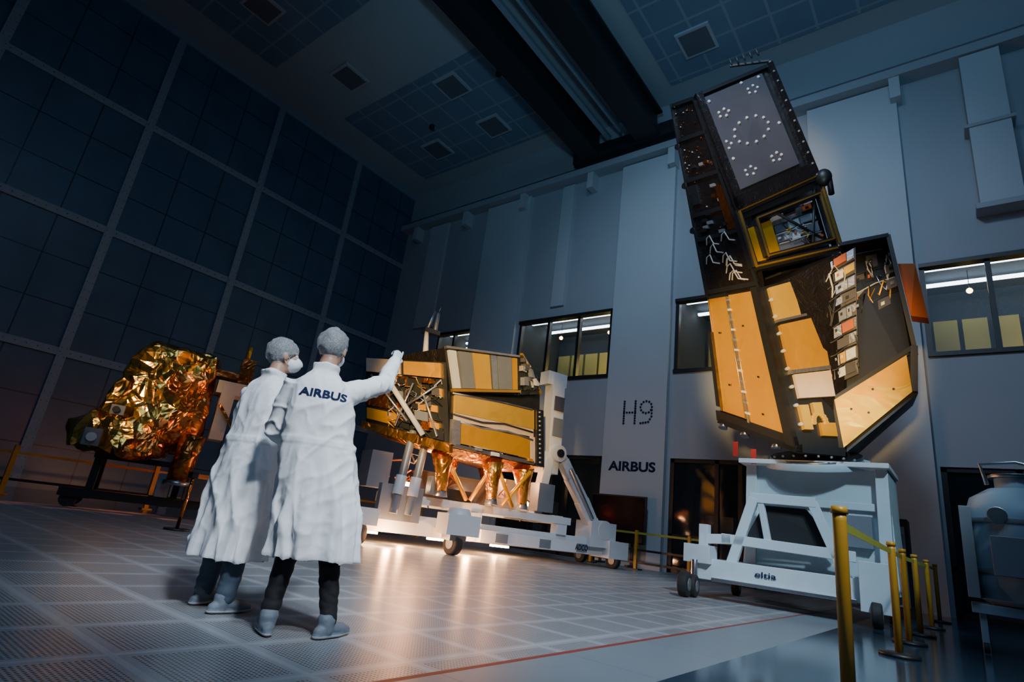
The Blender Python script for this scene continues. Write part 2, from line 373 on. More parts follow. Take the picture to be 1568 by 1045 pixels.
        d+=ridge(V((p.x*14,p.y*14,p.z*9+ph*3)),.005)
        d*=(1-am)
        if am>0:
            d+=am*ridge(V((al*15+noise.noise(p*8)*1.5,p.x*3,p.y*3+ph)),.010+.012*near);d-=am*.004
        if am<.2 and abs(p.z-1.075)<.020 and p.y<.05:d+=.005
        v.co=p+nv*(d-.006)
    bm=bmesh.new();bm.from_mesh(me);bmesh.ops.recalc_face_normals(bm,faces=bm.faces)
    bmesh.ops.smooth_vert(bm,verts=bm.verts,factor=.5,use_axis_x=True,use_axis_y=True,use_axis_z=True)
    bm.normal_update()
    dl=[f for f in bm.faces if f.normal.z<-.6 and f.calc_center_median().z<z0+.04];bmesh.ops.delete(bm,geom=dl,context="FACES");bm.to_mesh(me);bm.free()
    me.polygons.foreach_set("use_smooth",[True]*len(me.polygons))
    return e,co
P2=dict(hip=(-.1,0,.95),kneeL=(-.15,.02,.50),kneeR=(.07,.02,.50),ankL=(-.18,.0,.10),ankR=(.15,.0,.10),toeL=.25,toeR=-.7,leg=.92,neck=(-.18,-.01,1.50),head=(-.165,.03,1.685),yaw=-.30,tilt=.10,tr=m_trB,
 shoL=(-.345,0,1.405),elbL=(-.39,.05,1.13),wriL=(-.27,.27,1.06),shoR=(.0,.0,1.42),elbR=(.205,.23,1.565),wriR=(.262,.38,1.785),palmL=(1,.3,-.2),palmR=(-.5,.5,-.6),curlL=(.4,.4,.4,.4),curlR=(.05,.9,1.1,1.1),
 coat=[(.42,.0,.0,.262,.20),(.7,-.04,.0,.25,.19),(1.0,-.11,0,.228,.165),(1.12,-.13,0,.212,.15),(1.3,-.165,0,.212,.148),(1.40,-.18,0,.205,.135),(1.46,-.18,0,.165,.115),(1.505,-.18,0,.098,.088),(1.53,-.178,0,.076,.078),(1.575,-.175,.0,.084,.086)],ph=.7)
e2,coat2=person("technician",(-3.07,2.17,0),(-.82,.58,0),P2)
P1=dict(hip=(0,0,.95),kneeL=(-.12,.04,.50),kneeR=(.10,.0,.50),ankL=(-.2,.06,.10),ankR=(.10,-.02,.10),toeL=.2,toeR=-.15,leg=1.12,neck=(.0,-.01,1.52),head=(.0,.05,1.71),yaw=-.65,tilt=.12,tr=m_trG,
 shoL=(-.18,0,1.42),elbL=(-.23,.1,1.15),wriL=(-.12,.32,1.18),shoR=(.18,.0,1.42),elbR=(.23,.02,1.15),wriR=(.12,.25,1.14),palmL=(1,.3,-.2),palmR=(-1,.3,-.2),curlL=(.4,.4,.4,.4),curlR=(.4,.5,.5,.5),
 coat=[(.32,.0,.0,.25,.21),(.7,.0,.0,.24,.195),(1.0,0,0,.225,.17),(1.12,0,0,.21,.155),(1.3,0,0,.21,.15),(1.41,0,0,.2,.135),(1.47,0,0,.165,.115),(1.515,0,0,.098,.088),(1.54,0,0,.076,.078),(1.585,0,.0,.084,.086)],ph=2.1)
e1,coat1=person("technician.001",(-3.86,2.06,0),(-.22,.975,0),P1)
bvh=BVHTree.FromPolygons([v.co.copy() for v in coat2.data.vertices],[list(p.vertices) for p in coat2.data.polygons])
t=text("AIRBUS",(.285,.052),"lettering",m_navy,Matrix.Identity(4),off=.03,ext=0)
bm=bmesh.new();bm.from_mesh(t.data);bmesh.ops.triangulate(bm,faces=bm.faces);bmesh.ops.subdivide_edges(bm,edges=bm.edges,cuts=1,use_grid_fill=True)
for v in bm.verts:
    x=v.co.x-.155;z=v.co.y+1.365;h=bvh.ray_cast(V((x,-1,z)),V((0,1,0)))
    v.co=V((x,(h[0].y if h[0] else -.15)-.005,z))
bm.to_mesh(t.data);bm.free();t.parent=e2
# ================================================================ LEFT SATELLITE (crumpled foil)
rx=V((.37,.93,0)).normalized();ry=V((-rx.y,rx.x,0))
TL=Matrix.Translation((-14.31,5.93,0))@Matrix((rx,ry,V((0,0,1)))).transposed().to_4x4()
mb=MB()
mb.hull([(-1.5,-.5,3.35),(-1.1,-.6,3.7),(-1.75,-.4,2.0),(-.8,-.7,1.25),(.0,-.4,3.7),(.1,-.3,1.6),(-1.4,.9,3.3),(-1.0,1,3.6),(0,1,3.6),(-1.7,.9,1.8),(0,1,1.5)],m_foil)
mb.hull([(-.9,-.7,2.6),(.15,-.55,3.75),(.2,-.5,2.2),(-.1,-.7,3.6),(.2,.8,3.6),(-.9,.8,2.4),(.1,-.4,1.5),(-.6,-.6,1.6),(.3,.8,1.6)],m_foil)
mb.hull([(-2.3,-.3,1.75),(-2.15,-.4,1.25),(-1.85,-.5,2.0),(-1.5,-.6,1.3),(-2.2,.5,1.7),(-1.5,.7,2.0),(-1.5,.7,1.2)],m_foil)
mb.hull([(-1.6,-.7,1.9),(-1.7,-.6,1.3),(-.9,-.9,1.15),(-.4,-.7,1.35),(-.3,-.5,2.0),(-1.5,.5,1.3),(-.3,.5,1.3)],m_foil)
o=remesh(mb,"satellite.002",.06,0)
me=o.data
bm=bmesh.new();bm.from_mesh(me)
for v in bm.verts:
    p=v.co.copy();w=p+V(noise.noise_vector(p*1.3))*.35
    d=noise.voronoi(V((w.x*1.9,w.y*1.9,w.z*1.1)))[0]
    r=1-abs(noise.noise(V((w.x*2.6,w.y*2.6,w.z*1.0))))*2
    v.co=p+v.normal*(.16*(d[0]-.35)+.09*r-.05)+V(noise.noise_vector(p*6))*.02
bm.to_mesh(me);bm.free();me.materials.clear()
d=o.modifiers.new("d","DECIMATE");d.ratio=.22
me=evalmesh(o);o.modifiers.clear();o.data=me
me.polygons.foreach_set("use_smooth",[False]*len(me.polygons))
me.materials.clear();me.materials.append(m_foil);me.materials.append(m_ofoil)
me.polygons.foreach_set("material_index",[1 if noise.noise(p.center*.9+V((3,0,0)))+(2.2-p.center.z)*.35+(p.center.x+.75)*.45>-.02 else 0 for p in me.polygons])
o.matrix_world=TL;satL=o
mb=MB()
mb.box((-1.85,-.95,1.25),(-1.55,-.6,1.6),m_box);mb.tube([(-1.70,-1.02,1.42),(-1.70,-.9,1.42)],.09,m_white,16)
mb.box((-1.55,-.9,1.95),(-1.3,-.7,2.15),m_box);mb.tube([(-1.45,-.95,2.05),(-1.45,-.85,2.05)],.07,m_black,16)
mb.box((.42,-.5,1.8),(.72,.3,3.1),m_pink);mb.box((.3,-.4,2.9),(1.0,.3,3.2),m_pink);mb.beam((.45,-.55,2.6),(.95,-.55,2.0),.1,.06,m_ofoil);mb.box((.7,-.3,3.1),(1.0,.2,3.85),m_ofoil)
mb.box((-.05,-.3,3.3),(.9,.2,3.45),m_ofoil);mb.tube([(.8,-.1,3.85),(.8,-.1,4.2)],.05,m_gold,10)
mb.tube([(.12,-.6,1.8),(.05,-.6,.75)],[.26,.22],m_ofoil,20);mb.tube([(.05,-.6,.78),(.05,-.6,.68)],.28,m_steel,20)
mb.obj("sensors",parent=satL)
mb=MB()
for p,q in (((-1.5,-.3,1.2),(-1.5,-.3,.2)),((-.1,-.3,1.2),(-.1,-.3,.2)),((-1.5,.8,1.2),(-1.5,.8,.2)),((.1,.8,1.3),(.1,.8,.2))):mb.beam(p,q,.14,.14,m_black)
mb.beam((-2.0,-.3,.3),(1.2,-.3,.3),.22,.18,m_black);mb.beam((-2.0,.8,.3),(1.2,.8,.3),.22,.18,m_black)
mb.box((-.3,-.5,.4),(-.05,.2,.9),m_box);mb.box((.25,-.5,.4),(1.1,.2,.85),m_grey);mb.beam((-1.6,-.3,1.1),(.2,-.3,1.1),.12,.12,m_black)
for x in (-1.8,1):
    for y in (-.3,.8):mb.tube([(x,y-.05,.15),(x,y+.05,.15)],.15,m_rub,20)
sl=mb.obj("satellite_stand");sl.matrix_world=TL
# ================================================================ ROOM
XL=-23.3;YB=18.0;XR=6.0;YF=-7.0;H=18.0
mb=MB()
for x0,x1,m in [(XL-.3,-14.8,m_gloss),(-14.8,-2.2,m_perf),(-2.2,-2.155,m_red),(-2.155,-1.5,m_plain),(-1.5,XR,m_gloss)]:
    mb.box((x0,YF,-.2),(x1,YB+3.6,0),m)
mb.obj("floor")
mb=MB();mb.box((XL-.3,YF,H),(XR,YB+.3,H+.2),m_ceil)
for x0,x1,y0,y1 in [(-21.5,-12.2,11.6,17.0),(-7.6,5.5,10.4,17.0),(-21.5,-12.2,1.0,8.0),(-7.6,5.5,0,8.0)]:
    mb.box((x0,y0,H-.04),(x1,y1,H+.05),m_ctile)
def vent(cx,cy): mb.box((cx-.6,cy-.6,H-.12),(cx+.6,cy+.6,H-.03),m_pil);mb.box((cx-.5,cy-.5,H-.14),(cx+.5,cy+.5,H-.1),m_vent)
for c in [(-19,15.4),(-19,10),(-15.4,15.4),(-15.4,12.6),(-19,6),(-15.4,5),(-21,2.5),(-6,15.4),(-2.4,12.6),(1.5,13),(-4,6)]:vent(*c)
for c in [(-18,14),(-13.2,13),(-5,12),(-1,15),(-10,6)]:mb.tube([(c[0],c[1],H),(c[0],c[1],H-.2)],.12,m_black,14)
mb.obj("ceiling")
mb=MB();mb.box((XL-.3,YF,0),(XL,YB+.3,H),m_panel)
for y in [-4,.5,5,9.5,14]:mb.box((XL,y-.14,0),(XL+.09,y+.14,H),m_rib)
for z in [4.37,8.92,13.47]:mb.box((XL,YF,z-.13),(XL+.08,YB,z+.13),m_rib)
mb.box((XL,YF,H-.35),(XL+.1,YB,H),m_rib)
for y in [-4,.5,5,9.5,14]:
    z=.3
    while z<17.6:
        for s_ in (-.08,.08):mb.box((XL+.085,y+s_-.012,z),(XL+.1,y+s_+.012,z+.024),m_bolt)
        z+=.3
for z in [4.37,8.92,13.47]:
    y=-5
    while y<17.9:
        mb.box((XL+.075,y,z-.012),(XL+.095,y+.03,z+.02),m_bolt);y+=.3
mb.obj("wall_left")
OP=[(-19.5,-17.3),(-14.5,-10.0),(-7.5,-3.1),(-.4,4.0)]
mb=MB();xs=[XL-.3]+[q for o in OP for q in o]+[XR]
for i in range(0,len(xs),2):mb.box((xs[i],YB,0),(xs[i+1],YB+.3,H),m_wall)
for a,b in OP:
    mb.box((a,YB,9.15),(b,YB+.3,H),m_wall);mb.box((a,YB,3.5),(b,YB+.3,6.4),m_wall)
mb.box((-19.5,YB,0),(-17.3,YB+.3,3.5),m_wall)
for a,b in [(-17.2,-14.6),(-9.9,-7.62),(-3.0,-.5),(4.1,6)]:mb.box((a,YB-.22,0),(b,YB,15.4),m_pil)
for a,b in [(-21.3,-20),(-12.9,-12.3)]:mb.box((a,YB-.12,9.6),(b,YB,15.4),m_pil)
mb.obj("wall_back")
gal=MB()
for k,(a,b) in enumerate(OP):
    mb=MB();y=YB+.12
    mb.box((a+.002,y-.2,6.402),(b-.002,y+.1,6.52),m_black);mb.box((a+.002,y-.2,9.03),(b-.002,y+.1,9.148),m_black)
    nn=3 if b-a>3 else 2
    for i in range(nn+1):
        x=a+.062+(b-a-.124)*i/nn;mb.box((x-.06,y-.1,6.402),(x+.06,y+.1,9.148),m_black)
    mb.box((a+.06,y,6.5),(b-.06,y+.02,9.05),m_glass);mb.obj("window_%d"%(k+1))
    gal.box((a,YB+3.2,5.9),(b,YB+3.3,9.6),m_roomd)
    gal.box((a-.1,YB+.31,5.9),(a,YB+3.3,9.6),m_roomd);gal.box((b,YB+.31,5.9),(b+.1,YB+3.3,9.6),m_roomd)
    gal.box((a,YB+.31,5.9),(b,YB+3.3,6.0),m_roomd);gal.box((a,YB+.31,9.5),(b,YB+3.3,9.6),m_roomd)
    x=a+.15
    while x<b-.4:
        gal.box((x,YB+3.0,6.0),(x+.6,YB+3.2,8.5),m_room);x+=.72
    gal.box((a+.3,YB+2.2,6.0),(a+1.6,YB+2.6,7.2),m_roomd)
    for yy in (.7,1.9):gal.box((a+.1,YB+yy,9.26),(b-.1,YB+yy+.12,9.34),m_led)
    for t in (.25,.78):
        cx=a+(b-a)*t;gal.tube([(cx,YB+1.6,9.5),(cx,YB+1.6,8.9)],.01,m_black,6);gal.ell((cx,YB+1.6,8.85),(.08,.08,.08),m_warm,12,8)
    l=bpy.data.lights.new("gallery_light","POINT");l.energy=180;l.color=(1,.74,.22);l.shadow_soft_size=.15
    lo=bpy.data.objects.new("gallery_light",l);lo.location=(a+(b-a)*.85,YB+2.6,7.6);col.objects.link(lo)
for k,(a,b) in enumerate(OP[1:]):
    mb=MB();a_,b_=a+.002,b-.002;mb.box((a_,YB+.05,3.38),(b_,YB+.25,3.498),m_black)
    for x in (a+.062,a+(b-a)*.34,a+(b-a)*.5,a+(b-a)*.66,b-.062):mb.box((x-.06,YB+.05,0),(x+.06,YB+.25,3.498),m_black)
    for z in (.06,1.1):mb.box((a_,YB+.05,z-.05),(b_,YB+.25,z+.05),m_black)
    mb.box((a_,YB+.12,0),(b_,YB+.14,3.4),m_glass);mb.obj("door_%d"%(k+1))
    gal.box((a,YB+2.2,0),(b,YB+2.3,3.6),m_roomd);gal.box((a-.1,YB+.31,0),(a,YB+2.3,3.6),m_roomd);gal.box((b,YB+.31,0),(b+.1,YB+2.3,3.6),m_roomd);gal.box((a,YB+.31,3.5),(b,YB+2.3,3.6),m_roomd)
    gal.box((a+.6,YB+1.7,0),(a+1.5,YB+2.1,1.9),m_box);gal.box((a+2.4,YB+1.7,0),(a+3.4,YB+2.1,1.3),m_grey)
    gal.ell((b-.7,YB+1.6,2.3),(.1,.1,.1),m_warm if k==0 else m_led,12,8)
gal.obj("gallery_rooms")  # back rooms behind the windows and doors, joined in one object; not a wall
mb=MB();mb.box((XL,YB-.55,15.45),(XR,YB,15.75),m_wall);mb.box((XL,YB-.4,15.75),(XR,YB-.22,15.95),m_steel)
x=XL+1.2
while x<XR:
    mb.box((x-.14,YB-.5,14.7),(x+.14,YB,15.45),m_pil);x+=3.6
mb.obj("trim_crane_rail")
mb=MB()
for x0,x1 in [(-11.7,-10.8),(-9.1,-8.1)]:
    xm=(x0+x1)/2
    mb.box((x0,YF,16.0),(x1,YB-.6,16.1),m_crane);mb.box((x0,YF,17.15),(x1,YB-.6,17.25),m_crane)
    mb.box((xm-.28,YF,16.1),(xm+.28,YB-.6,17.15),m_crane)
mb.box((-12.1,YB-.75,15.95),(-7.3,YB-.2,16.55),m_crane)
mb.box((-10.45,YF,16.55),(-10.25,YB-.8,16.7),m_rib);mb.box((-9.9,YF,16.75),(-9.8,YB-.8,16.95),m_rib)
mb.obj("overhead_crane")
mb=MB();mb.box((1.1,YB-.5,10.4),(2.0,YB-.01,15.4),m_pil);mb.box((1.0,YB-.55,10.3),(2.1,YB-.01,10.45),m_wall);mb.box((1.0,YB-.55,12.9),(2.1,YB-.01,13.0),m_wall)
mb.obj("ventilation_duct")
text("AIRBUS",(1.72,.33),"wall_lettering",m_navy,Matrix.Translation((-8.76,YB-.235,3.15))@RX,off=.03)
mb=MB()
def dots(pts,step=.085):
    for i in range(len(pts)-1):
        a=V(pts[i]);b=V(pts[i+1]);n=max(1,int((b-a).length/step))
        for k in range(n+1):
            p=a.lerp(b,k/n);mb.tube([(p.x,YB-.22,p.y),(p.x,YB-.25,p.y)],.036,m_navy,8)
x=-9.15
dots([(x,5.4),(x,4.62)]);dots([(x+.42,5.4),(x+.42,4.62)]);dots([(x,5.0),(x+.42,5.0)])
c=V((x+.82,5.18));dots([(c.x+.21*math.cos(t*.5236),c.y+.21*math.sin(t*.5236)) for t in range(13)])
dots([(c.x+.21,5.18),(c.x+.21,4.85),(c.x+.1,4.66),(c.x-.18,4.62)])
mb.obj("hall_number_sign")
mb=MB();mb.box((-9.85,YB-.75,.75),(-8.0,YB-.65,2.1),m_scr);mb.box((-9.9,YB-.7,.7),(-7.95,YB-.6,2.15),m_black)
for x in (-9.5,-8.4):mb.box((x-.04,YB-.62,0),(x+.04,YB-.56,1.6),m_black);mb.box((x-.05,YB-.95,0),(x+.05,YB-.3,.06),m_black)
mb.obj("television_on_stand")
# ================================================================ RIGHT SATELLITE
mb=MB()
A1=V((-4.52,10.15,10.46));M1=V((-3.89,9.90,10.21));M2=V((-3.00,10.09,7.15));M3=V((-2.63,10.25,5.53));L3=V((-3.82,10.78,5.73));L4=V((-3.64,11.19,3.27));M4=V((-2.13,10.60,2.62))
R1=V((-2.60,11.24,11.63));R2=V((-1.81,11.59,8.54));R3=V((-1.50,11.66,6.80));N3=V((-1.93,11.05,6.05));N4=V((-1.68,11.12,3.56));N5=V((-1.57,11.11,2.66))
T1=V((-1.42,11.08,6.57));T2=V((-.65,11.32,6.72));T3=V((-.43,11.43,4.55));T6=V((-.50,11.43,3.74))
OUT=V((.1,-1,-.1))
L2=A1.lerp(L3,(M2-M1).length/(M3-M1).length)
ins=V((.05,.12,0))
mb.hull([p+ins for p in (A1,M1,R1,R2,M2,L2)]+[A1+V((.9,1.2,.2)),R1+V((-.3,.6,0)),R2+V((-.3,.8,0)),L2+V((.6,1.5,.2))],m_blk2)
bk=V((-.05,1.1,.1))
mb.hull([L2+ins,L3+ins,M3+ins,M2+ins,M2.lerp(R2,.1)+ins,L2+bk,L3+bk],m_blk2)
mb.hull([R2+V((-.2,.9,0)),R3+V((-.2,.9,0)),M2.lerp(R2,.1)+V((.1,.95,0)),M3+V((.2,1.2,.4)),R2+V((-.4,1.2,0)),R3+V((-.4,1.2,0)),L3+bk,L2+bk],m_black)
mb.hull([L3+ins,M3+ins,N3+ins,T1+V((.0,.12,-.1)),N5+ins,M4+ins,L4+ins]+[L3+bk,L4+bk,T1+V((-.1,1.3,.1)),N5+V((-.1,1.3,.1))],m_blk2)
mb.hull([T1+V((.05,.5,0)),T2+V((0,.5,0)),T3+V((0,.45,0)),T6+ins,N5+ins,N4+V((0,.4,0)),T1+V((0,1.6,.1)),T2+V((-.1,1.6,.1)),T6+V((-.1,1.4,.1)),N5+V((0,1.3,.1))],m_black)
qa=Quad(A1,M1,M3,L3,OUT+V((-.5,0,0)))
qa.panel(mb,0,0,1,1,-.04,.0,m_blk2)
for u in (.0,.96):qa.panel(mb,u,0,u+.04,1,0,.05,m_black)
for v in (0,.2,.42,.6,.72,.97):qa.panel(mb,0,v,1,v+.02,0,.04,m_black)
for i in range(46):
    u=random.uniform(.1,.9);v=random.uniform(.02,.7);qa.dot(mb,u,v,.012,m_cab if random.random()<.3 else m_ofoil,.03)
for i in range(10):
    v=random.uniform(.76,.95);u=random.uniform(.1,.6);qa.line(mb,[(u,v),(u+.04,v-.03),(u+.12,v-.04),(u+.16,v-.0),(u+.28,v+.01)],.013,m_cab)
for i in range(14):
    v=random.uniform(.35,.75);u=random.uniform(.15,.8);qa.panel(mb,u,v,u+.12,v+.015,0,.05,random.choice([m_ofoil,m_black,m_black,m_box]))
qa.panel(mb,.78,.5,.95,.72,0,.05,m_ofoil);qa.panel(mb,.1,.46,.3,.56,0,.04,m_black)
for v in (.24,.45,.68):qa.dot(mb,-.02,v,.07,m_black,.06)
qb=Quad(M1,R1,R2,M2,OUT+V((.3,0,0)))
qb.panel(mb,0,0,1,1,-.04,.0,m_black);qb.panel(mb,.08,.05,.84,.86,0,.04,m_grey)
def circ(cu,cv,r,n):
    for k in range(n):
        t=2*math.pi*k/n;qb.dot(mb,cu+r*math.cos(t)*1.25,cv+r*math.sin(t)*.62,.027,m_white,.055)
circ(.47,.46,.17,12)
for c in ((.24,.24),(.66,.15),(.28,.76),(.62,.74),(.13,.5)):circ(c[0],c[1],.05,5)
for c in ((.13,.1),(.80,.5),(.15,.62),(.78,.07),(.56,.06)):qb.dot(mb,c[0],c[1],.03,m_white,.06)
for u in (0,.92):qb.panel(mb,u,0,u+.08,1,0,.1,m_blk2)
qb.panel(mb,0,0,1,.03,0,.08,m_black);qb.panel(mb,0,.90,1,1,0,.1,m_blk2)
for i in range(12):
    t=i/11;qb.dot(mb,.96,t,.022,m_box,.12)
p=R1+V((-.35,-.05,.05));mb.beam(p+V((-.5,-.2,.1)),p+V((.3,.1,.12)),.05,.05,m_cabd)
for i in range(5):mb.tube([p+V((-.45+i*.15,-.2,.1)),p+V((-.5+i*.15,-.25,.27))],.02,m_cabd,6)
qc=Quad(M2,R2,R3,M3.lerp(M2,.25),OUT)
qc.frame(mb,0,0,1,1,.14,-.03,m_black);qc.frame(mb,.0,.0,1,1,.035,.06,m_gedge)
qc.panel(mb,.0,.0,1,.14,-.5,-.03,m_black)
qc.frame(mb,.16,.24,.95,.88,.10,.0,m_black);qc.frame(mb,.16,.24,.95,.88,.03,.06,m_gedge)
qc.panel(mb,.05,.32,.34,.90,-.12,-.04,m_gold)
qc.panel(mb,.40,.32,.78,.78,-.3,-.2,m_alu);qc.panel(mb,.34,.2,.94,.95,-.55,-.42,m_grey)
for a,b in (((.0,.0),(.25,.9)),((.95,.1),(.75,.9)),((.4,.2),(.9,.8))):mb.tube([qc.at(*a,-.05),qc.at(*b,-.12)],.03,m_cabd,8)
qs=Quad(qc.at(.38,.26,-.18),qc.at(.92,.26,-.18),qc.at(.92,.85,-.18),qc.at(.38,.85,-.18),OUT);qs.rack(mb,4,4,[m_alu,m_alu,m_box,m_white,m_orange],.1,.15);qs.clutter(mb,0,0,1,1,2,8,1)
mb.tube([R2+V((.0,-.05,0)),R2+V((.22,-.02,-.15)),R2+V((.24,0,-.5))],.06,m_black,10);mb.ell(R2+V((.12,-.05,-.1)),(.16,.14,.2),m_black)
qd=Quad(L3,M3,M4,L4,OUT+V((-.5,0,0)))
qd.panel(mb,0,0,1,1,-.05,0,m_black)
qd.panel(mb,.07,.02,.42,.93,0,.06,m_gold);qd.panel(mb,.47,.02,.90,.95,0,.09,m_gold)
qd.panel(mb,.43,.04,.46,.95,0,.1,m_alu);qd.panel(mb,.07,.0,.42,.025,0,.09,m_black)
qd.panel(mb,.02,.3,.08,.9,0,.14,m_black);qd.panel(mb,.90,.0,1,1,0,.14,m_black)
for a,b in ((.2,.3),(.24,.7),(.62,.25),(.7,.6),(.66,.85)):qd.panel(mb,a,b,a+.025,b+.012,.05,.11,m_black)
for i in range(12):qd.panel(mb,.43,.05+i*.075,.48,.065+i*.075,.05,.12,m_white if i%2 else m_box)
for u in (.07,.415,.47,.89):qd.line(mb,[(u,.03),(u,.5),(u,.93)],.012,m_gedge,.07)
qd.panel(mb,-.02,.94,1.0,1.02,-.1,.1,m_black)
qe=Quad(M3,N3,N5,M4,OUT)
qe.panel(mb,0,0,1,1,-.05,0,m_black)
qe.panel(mb,.1,.02,.98,.24,0,.06,m_goldl);qe.panel(mb,.1,.235,.98,.25,0,.08,m_alu)
qe.panel(mb,.14,.27,.98,.56,0,.09,m_gold);qe.panel(mb,.2,.58,1.0,.72,0,.07,m_pink)
qe.panel(mb,.12,.555,.98,.575,0,.11,m_alu)
qe.panel(mb,.15,.76,.35,.9,0,.08,m_goldl);qe.panel(mb,.45,.75,.66,.82,0,.08,m_goldl);qe.panel(mb,.55,.86,.9,.93,0,.06,m_gold)
for k in range(10):
    t=k/9*math.pi;qe.dot(mb,.55+.14*math.cos(t),.86-.05*math.sin(t),.04,m_goldl,.08)
for i in range(8):qe.dot(mb,.1,.1+i*.11,.03,m_cab,.08)
qf=Quad(T1+V((.04,.45,-.1)),T2+V((-.04,.45,-.1)),T3+V((-.04,.42,.1)),N4+V((.04,.36,.1)),OUT+V((.3,0,0)))
qf.rack(mb,7,5,[m_black,m_black,m_grey,m_box],.12,.3)
qf.clutter(mb,.05,.05,.95,.95,2,22,.8);qf.clutter(mb,.05,.75,.8,.98,2,14,.6)
for a,b in ((T1,T2),(T2,T3),(T3,N4)):mb.beam(a,b,.07,.07,m_black)
for a,d in ((T1,V((.04,.45,-.1))),(T2,V((-.04,.45,-.1))),(T3,V((-.04,.42,.1)))):mb.beam(a,a+d,.05,.05,m_black)
mb.hexa([T2,T3,T3+V((0,.5,0)),T2+V((0,.5,0)),T2+V((.03,0,0)),T3+V((.03,0,0)),T3+V((.03,.5,0)),T2+V((.03,.5,0))],m_black)
mb.hexa([T1,T2,T2+V((0,.5,0)),T1+V((0,.5,0)),T1+V((0,0,.03)),T2+V((0,0,.03)),T2+V((0,.5,.03)),T1+V((0,.5,.03))],m_black)
qg=Quad(N3,T1.lerp(N3,.1)+V((.30,.1,0)),N4.lerp(T3,.32)+V((0,.1,.2)),N4.lerp(N3,.1),OUT)
qg.panel(mb,0,0,1,1,-.05,0,m_grey)
qg.rack(mb,9,4,[m_alu,m_alu,m_box,m_white,m_grey,m_grey,m_orange,m_goldl],.07,.12)
qg.clutter(mb,0,0,1,1,0,10,1)
qh=Quad(N4,T3+V((-.1,0,-.12)),T6,N5,OUT+V((.3,0,0)))
qh.panel(mb,0.02,0.03,.97,.97,-.03,.05,m_gold)
for a,b in ((.2,.4),(.5,.3),(.75,.6),(.4,.7)):qh.dot(mb,a,b,.02,m_black,.06)
mb.beam(N4,T3+V((-.1,0,-.12)),.06,.06,m_black);mb.beam(N4,N5,.08,.08,m_black)
mb.beam(T3,T6,.1,.1,m_black)
mb.hull([(-.56,11.5,6.2),(-.3,11.6,6.2),(-.2,11.7,5.15),(-.44,11.5,5.15),(-.56,11.8,6.2),(-.3,11.9,6.2),(-.2,12,5.15),(-.44,11.8,5.15)],m_orange)
mb.beam(L4+V((0,0,-.05)),M4+V((0,0,-.05)),.2,.12,m_black);mb.beam(M4+V((0,0,-.03)),N5+V((0,0,-.03)),.16,.14,m_black)
for t in (.05,.35,.75):
    p=L4.lerp(M4,t);mb.tube([p,p+V((-.02,-.05,-.18))],[.05,.09],m_steel,10)
for x,y,z in ((-3.3,11,2.95),(-2.95,10.9,2.8)):
    mb.tube([(x,y,z),(x,y-.02,z-.18)],.006,m_cabd,6);mb.box((x-.05,y-.03,z-.45),(x+.04,y-.015,z-.18),m_redt)
satR=mb.obj("satellite")
# boxy tilting fixture on a wheeled base
mb=MB();cc=V((-2.05,11.75,0))
mb.hull([cc+V(p) for p in ((-1.15,-.75,.45),(1.15,-.6,.45),(1.15,.8,.45),(-1.15,.8,.45),(-1.08,-.68,1.5),(1.12,-.55,1.5),(-1.02,-.6,2.38),(1.08,-.5,2.38),(1.08,.7,2.38),(-1.02,.7,2.38))],m_whiteb)
for x in (-1.0,1.02):mb.hull([cc+V(p) for p in ((x-.09,-.8,.5),(x+.09,-.8,.5),(x-.09,-.66,2.45),(x+.09,-.66,2.45),(x-.09,.8,.5),(x+.09,.8,.5),(x-.09,.66,2.45),(x+.09,.66,2.45))],m_dolly)
mb.hull([cc+V(p) for p in ((-1.15,-.95,2.36),(1.15,-.85,2.36),(1.15,.7,2.36),(-1.15,.7,2.36),(-1.15,-.95,2.44),(1.15,-.85,2.44),(1.15,.7,2.44),(-1.15,.7,2.44))],m_white)
mb.tube([cc+V((0,-.25,2.42)),cc+V((0,-.28,2.54))],.84,m_whiteb,48)
mb.tube([cc+V((0,-.28,2.53)),cc+V((0,-.31,2.62))],.74,m_steel,40)
for k in range(28):
    t=2*math.pi*k/28;p=cc+V((.84*math.cos(t),-.26+.84*math.sin(t),2.48));mb.tube([p,p+V((.035*math.cos(t),.035*math.sin(t),0))],.022,m_box,8)
mb.beam(cc+V((-.9,-.72,1.75)),cc+V((.9,-.6,1.75)),.05,.12,m_dolly);mb.box(cc+V((.45,-.75,1.1)),cc+V((.85,-.58,1.6)),m_box)
P0=V((-3.75,10.45,0));P1_=V((-1.15,10.75,0));P2_=V((-1.15,13.0,0));P3=V((-3.75,12.8,0))
for a,b in ((P0,P1_),(P1_,P2_),(P2_,P3),(P3,P0)):mb.beam(a+V((0,0,.47)),b+V((0,0,.47)),.3,.34,m_dolly)
up=V((0,0,1));P1=P1_
a=P0.lerp(P1,.2);b=P0.lerp(P1,.85);a1=P0.lerp(P1,.34)+up*1.72;b1=P0.lerp(P1,.68)+up*1.72
for p,q in ((a+up*.6,a1),(b+up*.6,b1),(a1-V((.06,0,0)),b1+V((.06,0,0))),(P0.lerp(P1,.03)+up*.6,P0.lerp(P1,.03)+up*1.2),(P0+up*.95,a+V((-.0,0,1.0))),(P0.lerp(P1,.14)+up*1.0,P0.lerp(P1,.9)+up*.95)):mb.beam(p,q,.16,.16,m_dolly)
mb.beam(a1+V((.1,0,0)),a1.lerp(b1,.25)+V((0,0,-.75)),.1,.1,m_dolly)
mb.hull([a1+V((.12,.1,-.1)),b1+V((-.12,.1,-.1)),a+V((.2,.1,1.05)),b+V((-.1,.1,1.05)),a1+V((.12,.16,-.1)),b1+V((-.12,.16,-.1)),a+V((.2,.16,1.05)),b+V((-.1,.16,1.05))],m_black)
mb.box((-3.95,10.2,.55),(-3.5,10.6,.85),m_dolly);mb.box((-1.35,10.4,.2),(-.95,10.9,.9),m_dolly)
